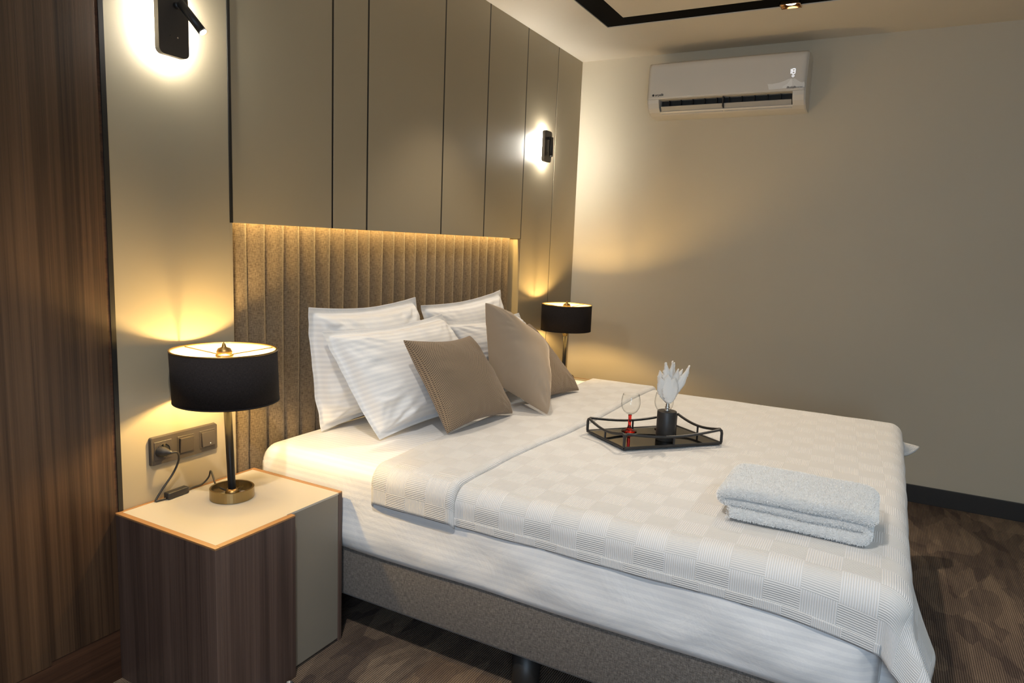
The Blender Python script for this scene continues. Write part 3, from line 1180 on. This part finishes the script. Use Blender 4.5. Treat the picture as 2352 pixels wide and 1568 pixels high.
text('lettering', 'inverter', M['print'], ac, .0105, (FX - .0006, -1.279, 2.1125), vy, vz, shear=.2)
# seven segment 18 and the round sign below it
bm = bmesh.new()
def seg(y0, y1, z0, z1):
    x = FX + .0035
    box(x - .0012, x, -y1, -y0, z0, z1, bm=bm)
def digit8(y, z, wd, ht, th):
    for zz in (z, z + ht / 2 - th / 2, z + ht - th):
        seg(y + th * .6, y + wd - th * .6, zz, zz + th)
    for yy in (y, y + wd - th):
        seg(yy, yy + th, z + th, z + ht / 2 - th * .3)
        seg(yy, yy + th, z + ht / 2 + th * .4, z + ht - th)
digit8(1.2555, 2.183, .0155, .026, .0022)
seg(1.2490, 1.2518, 2.185, 2.195)
seg(1.2490, 1.2518, 2.197, 2.207)
obj('display_digits', bm, M['led'], ac)
dr = obj('display_sign', lathe([(.0042, 0), (.0060, 0), (.0060, .0012), (.0042, .0012)], 20, (0, 0, 0), True), M['led'], ac)
dr.rotation_euler = (0, radians(-90), 0)
dr.location = (FX + .0030, -1.262, 2.1725)
st_pts = [(-1.141, 2.140), (-1.165, 2.1395), (-1.199, 2.1435), (-1.222, 2.150), (-1.243, 2.159), (-1.260, 2.160), (-1.275, 2.158), (-1.286, 2.149), (-1.300, 2.140), (-1.309, 2.137), (-1.318, 2.140), (-1.3215, 2.130), (-1.3215, 2.113), (-1.245, 2.1135), (-1.150, 2.1115)]
obj('film_sticker', prism(st_pts, lambda y, z: (FX + .0012 - .03 * 0, y, z), lambda y, z: (FX + .0004, y, z)), M['film'], ac)
for a in ([(-1.141, 2.139), (-1.165, 2.1385), (-1.199, 2.1425), (-1.222, 2.149), (-1.243, 2.158)], [(-1.258, 2.158), (-1.268, 2.140), (-1.282, 2.120), (-1.290, 2.114)], [(-1.146, 2.121), (-1.185, 2.1225), (-1.215, 2.123)]):
    obj('film_crease', tube([(FX + .0004, y, z) for y, z in a], .0010, 6), M['filmw'], ac)
obj('film_patch', prism([(-1.215, 2.1145), (-1.217, 2.124), (-1.238, 2.135), (-1.248, 2.150), (-1.252, 2.157), (-1.257, 2.157), (-1.262, 2.135), (-1.262, 2.1145)], lambda y, z: (FX + .0004, y, z), lambda y, z: (FX - .0001, y, z)), M['filmw'], ac)
# cable bumps on the top edge
for ya in (-.66, -1.0):
    obj('pipe_bulge', tube(smooth_path([(XR - .12, ya - k * .03, 2.298 + .010 * sin(pi * k / 5)) for k in range(6)], 4), .006, 8), M['white'], ac, True)

# ------------------------------------------------------------------ gold downlight in the slot
def downlight(x, y, label):
    t = thing('downlight', label, 'downlight', (x, y, H), 'gold downlights in the ceiling slot')
    bm = bmesh.new()
    wd, ln = .036, .044
    for a in ((-wd, wd, -ln, -ln + .004), (-wd, wd, ln - .004, ln), (-wd, -wd + .004, -ln, ln), (wd - .004, wd, -ln, ln)):
        box(a[0], a[1], a[2], a[3], -.010, .003, bm=bm)
    obj('gold_frame', bm, M['gold'], t)
    obj('reflector', box(-wd + .004, wd - .004, -ln + .004, ln - .004, .0012, .003), M['gold'], t)
    obj('lens', lathe([(0, .0004), (.022, .0004), (.022, .0012), (0, .0012)], 24), emit('downlight_lens', (1., .88, .68), 7.), t)
    return t
M['gold'] = plain('polished_gold', (.62, .36, .15), .18, 1.)
downlight(2.402, -1.28, 'gold square downlight in the black ceiling slot by the air conditioner')

# ------------------------------------------------------------------ tray and what stands on it
ZR = ZT + .0115
tr = thing('tray', 'black metal tray with curved rails and a dark mirror base on the bedspread', 'tray')
C = [Vector((1.236, -.872)), Vector((1.102, -1.062)), Vector((1.378, -1.330)), Vector((1.520, -1.125))]
def c3(p, z):
    return Vector((p.x, p.y, z))
HTR = .054
for i in range(4):
    a, b = C[i], C[(i + 1) % 4]
    d = (b - a).normalized()
    obj('bottom_rail', tube([c3(a, ZR + .005), c3(b, ZR + .005)], .0045, 8, None, True), M['bm'], tr)
    pp = [c3(a, ZR + .008), c3(a, ZR + HTR - .012), c3(a + d * .003, ZR + HTR - .004), c3(a + d * .011, ZR + HTR)]
    n_ = 10
    L = (b - a).length
    for k in range(1, n_):
        s = k / n_
        pp.append(c3(a + (b - a) * (.03 + .94 * s), ZR + HTR - .017 * sin(pi * s)))
    pp += [c3(b - d * .011, ZR + HTR), c3(b - d * .003, ZR + HTR - .004), c3(b, ZR + HTR - .012), c3(b, ZR + .008)]
    obj('top_rail', tube(pp, .0046, 8, None, True), M['bm'], tr, False)
    m_ = (a + b) / 2
    obj('post', tube([c3(m_, ZR + .006), c3(m_, ZR + HTR - .017)], .0034, 8, None, True), M['bm'], tr)
bm = bmesh.new()
lo = [bm.verts.new(c3(p, ZR + .0045)) for p in C]
hi = [bm.verts.new(c3(p, ZR + .0070)) for p in C]
bm.faces.new(lo)
bm.faces.new(hi)
for i in range(4):
    j = (i + 1) % 4
    bm.faces.new((lo[i], lo[j], hi[j], hi[i]))
obj('mirror_plate', bm, M['mirror'], tr)
ZM = ZR + .0072


def wine_glass(x, y, label):
    t = thing('wine_glass', label, 'glass', (x, y, ZM), 'red stemmed glasses on the tray')
    outer = [(.0065, .064), (.015, .068), (.025, .0765), (.0325, .090), (.0355, .105), (.0348, .119), (.0325, .132), (.0298, .142)]
    inner = [(.0293, .1422), (.0320, .132), (.0343, .119), (.0350, .105), (.0320, .0905), (.0245, .0775), (.0145, .0705), (0, .0690)]
    obj('bowl', lathe([(0, .062)] + outer + inner, 36), M['glass'], t, True)
    st = [(0, .0005), (.0285, .0005), (.029, .002), (.020, .0045), (.010, .009), (.0065, .018), (.0055, .030), (.0065, .038), (.0058, .048), (.0062, .058), (.0068, .0635), (0, .0635)]
    obj('stem', lathe(st, 28), M['redg'], t, True)
    return t


wine_glass(1.322, -1.004, 'clear wine glass with red stem standing alone on the tray')
wine_glass(1.425, -1.100, 'clear wine glass with red stem behind the black feather holder')
fh = thing('feather_holder', 'black cylinder with silver neck holding a bunch of white feathers on the tray', 'ornament', (1.293, -1.150, ZM))
cy_ = obj('cylinder', lathe([(0, .0002), (.034, .0002), (.0345, .001), (.0345, .104), (.033, .106), (0, .106)], 40), M['bm'], fh, True)
for p in cy_.data.polygons:
    p.use_smooth = abs(p.normal.z) < .6
obj('neck', lathe([(0, .106), (.0105, .106), (.0105, .109), (.006, .112), (.0085, .116), (.0085, .121), (.0055, .123), (.0078, .127), (.0055, .130), (.0055, .137), (.0085, .142), (.0085, .144), (0, .144)], 24), M['steel'], fh, True)
VR = Vector((.480, -.877, 0))          # roughly across the view
VD = Vector((.877, .480, 0))
FE = [(-.36, .100, .034, -.3), (-.30, .118, .030, .2), (-.14, .146, .024, -.1), (-.02, .118, .034, .35), (.03, .152, .014, -.2), (.10, .144, .020, .2), (.17, .128, .022, -.3), (.36, .105, .030, .1), (.50, .152, .020, 0.), (.44, .128, .026, .3), (-.10, .105, .036, -.5), (.14, .095, .038, -.55)]
for k, (ang, ln, wd, dep) in enumerate(FE):
    def ff(u, v, ang=ang, ln=ln, wd=wd, dep=dep, k=k):
        s = v
        env = (.35 + 1.0 * sin(pi * min(1., s * .9 + .05)) ** .9) * (max(0., 1 - s ** 5)) ** .6
        wv = max(.0015, wd * env)
        bend = ang * (1 + .12 * sin(s * 2 + k))
        ctr = VR * (ln * s * sin(bend)) + VD * (ln * s * dep * .30) + Vector((0, 0, .138 + ln * s * cos(bend)))
        a = (u - .5) * 2
        rag = (.0048 * noise.noise(Vector((u * 2, v * 16, k * 3.))) + .003 * noise.noise(Vector((u * 2, v * 45, k * 5.)))) * abs(a) ** 1.5
        side = (VR * cos(ang) - Vector((0, 0, sin(ang)))).normalized()
        return ctr + side * (a * wv * .5 + rag) + VD * (-.007 * (1 - a * a) + .004 * sin(v * 5 + k) + dep * .012)
    surf('feather', ff, 10, 30, M['feather'], fh, lambda u, v: (abs(u - .5) * .6 + v * .8, v), solid=.0005)

# ------------------------------------------------------------------ folded towel
def towel():
    t = .0265
    ya, yb = -1.485, -1.800
    z0 = ZT + .0115 + t / 2
    path = []
    N = 26
    def seg_(y0, y1, z, n=N):
        return [(y0 + (y1 - y0) * k / n, z) for k in range(n + 1)]
    path += seg_(ya - .004, yb, z0)
    for k in range(1, 8):
        a = pi * k / 8
        path.append((yb - t / 2 * sin(a), z0 + t / 2 - t / 2 * cos(a)))
    path += seg_(yb, ya, z0 + t)
    for k in range(1, 8):
        a = pi * k / 8
        path.append((ya + t / 2 * sin(a), z0 + t * 1.5 - t / 2 * cos(a)))
    path += seg_(ya, yb - .004, z0 + 2.05 * t)
    path += [(yb - .012, z0 + 2.0 * t), (yb - .019, z0 + 1.85 * t), (yb - .022, z0 + 1.62 * t)]
    n = len(path)
    xa, xb = .690, .935
    sec = []
    R = t * .5
    for k in range(9):
        a = pi / 2 + pi * k / 8
        sec.append((xa + R + R * cos(a), R * sin(a)))
    for k in range(1, 12):
        sec.append((xa + R + (xb - xa - 2 * R) * k / 12, -R))
    for k in range(9):
        a = -pi / 2 + pi * k / 8
        sec.append((xb - R + R * cos(a), R * sin(a)))
    for k in range(1, 12):
        sec.append((xb - R - (xb - xa - 2 * R) * k / 12, R))
    bm = bmesh.new()
    rings = []
    for i, (y, z) in enumerate(path):
        p0, p1 = path[max(i - 1, 0)], path[min(i + 1, n - 1)]
        d = Vector((p1[0] - p0[0], p1[1] - p0[1])).normalized()
        nn = Vector((-d.y, d.x))
        lay = (z - z0) / t
        xo = -.012 * max(0., 1 - lay) + .003 * sin(lay * 2.2)
        ring = []
        for (x, h) in sec:
            hh = h * (1.08 if lay > 1.6 else .97)
            q = Vector((x + xo, y + nn.x * hh, z + nn.y * hh))
            m = noise.noise(Vector((q.x * 16, q.y * 12, q.z * 30)))
            q += Vector((m * .004, m * .002, m * .0022))
            if lay > 1.5:
                q.z -= .010 * (max(0., (abs(q.y + 1.64) - .08) / .1)) ** 2 * .5
            q.z = max(q.z, ZT + .011)
            ring.append(bm.verts.new(q))
        rings.append(ring)
    k = len(sec)
    for a, b in zip(rings, rings[1:]):
        for i in range(k):
            j = (i + 1) % k
            bm.faces.new((a[i], a[j], b[j], b[i]))
    bm.faces.new(rings[0])
    bm.faces.new(rings[-1])
    o = obj('bath_towel', bm, M['terry'], None, True)
    md = o.modifiers.new('sub', 'SUBSURF')
    md.levels = md.render_levels = 2
    tx = bpy.data.textures.new('terry_pile', 'CLOUDS')
    tx.noise_scale = .0035
    dm = o.modifiers.new('pile', 'DISPLACE')
    dm.texture = tx
    dm.texture_coords = 'LOCAL'
    dm.strength = .0035
    # terry pile: short loose loops standing off the cloth
    rnd = random.Random(3)
    fv, ff = [], []
    for pl in o.data.polygons:
        vs = [o.data.vertices[i].co for i in pl.vertices]
        if len(vs) != 4:
            continue
        for _ in range(max(1, int(pl.area * 420000 + rnd.random()))):
            a, b = rnd.random(), rnd.random()
            p = vs[0] * (1 - a) * (1 - b) + vs[1] * a * (1 - b) + vs[2] * a * b + vs[3] * (1 - a) * b
            if p.z < ZT + .014:
                continue
            dd = (pl.normal + Vector((rnd.uniform(-.8, .8), rnd.uniform(-.8, .8), rnd.uniform(-.8, .8)))).normalized()
            sd = dd.cross(Vector((rnd.uniform(-1, 1), rnd.uniform(-1, 1), rnd.uniform(-1, 1)))).normalized() * .00042
            ln = rnd.uniform(.0025, .0052)
            k = len(fv)
            bend = Vector((rnd.uniform(-1, 1), rnd.uniform(-1, 1), rnd.uniform(-1, 1))) * .0012
            fv += [p - sd, p + sd, p + dd * ln * .6 + sd * .9, p + dd * ln * .6 - sd * .9, p + dd * ln + bend]
            ff += [(k, k + 1, k + 2, k + 3), (k + 3, k + 2, k + 4)]
    pm = bpy.data.meshes.new('terry_pile')
    pm.from_pydata([tuple(v) for v in fv], [], ff)
    po = link('terry_pile', pm, M['pile'], o)
    po['kind'] = 'stuff'
    return tag(o, 'fluffy white folded terry towel lying near the foot of the bed', 'towel')


towel()

# ------------------------------------------------------------------ door stop on the carpet
ds = thing('door_stop', 'small chrome door stop on the carpet in front of the walnut nightstand', 'door stop', (.176, -.450, 0))
obj('post', lathe([(0, 0), (.020, 0), (.020, .004), (.013, .006), (.013, .028), (.011, .031), (.008, .031), (.008, .027), (0, .027)], 28), M['steel'], ds, True)
obj('rubber_ring', lathe([(.0132, .012), (.0165, .013), (.0165, .021), (.0132, .022)], 28, (0, 0, 0), True), M['dark'], ds, True)
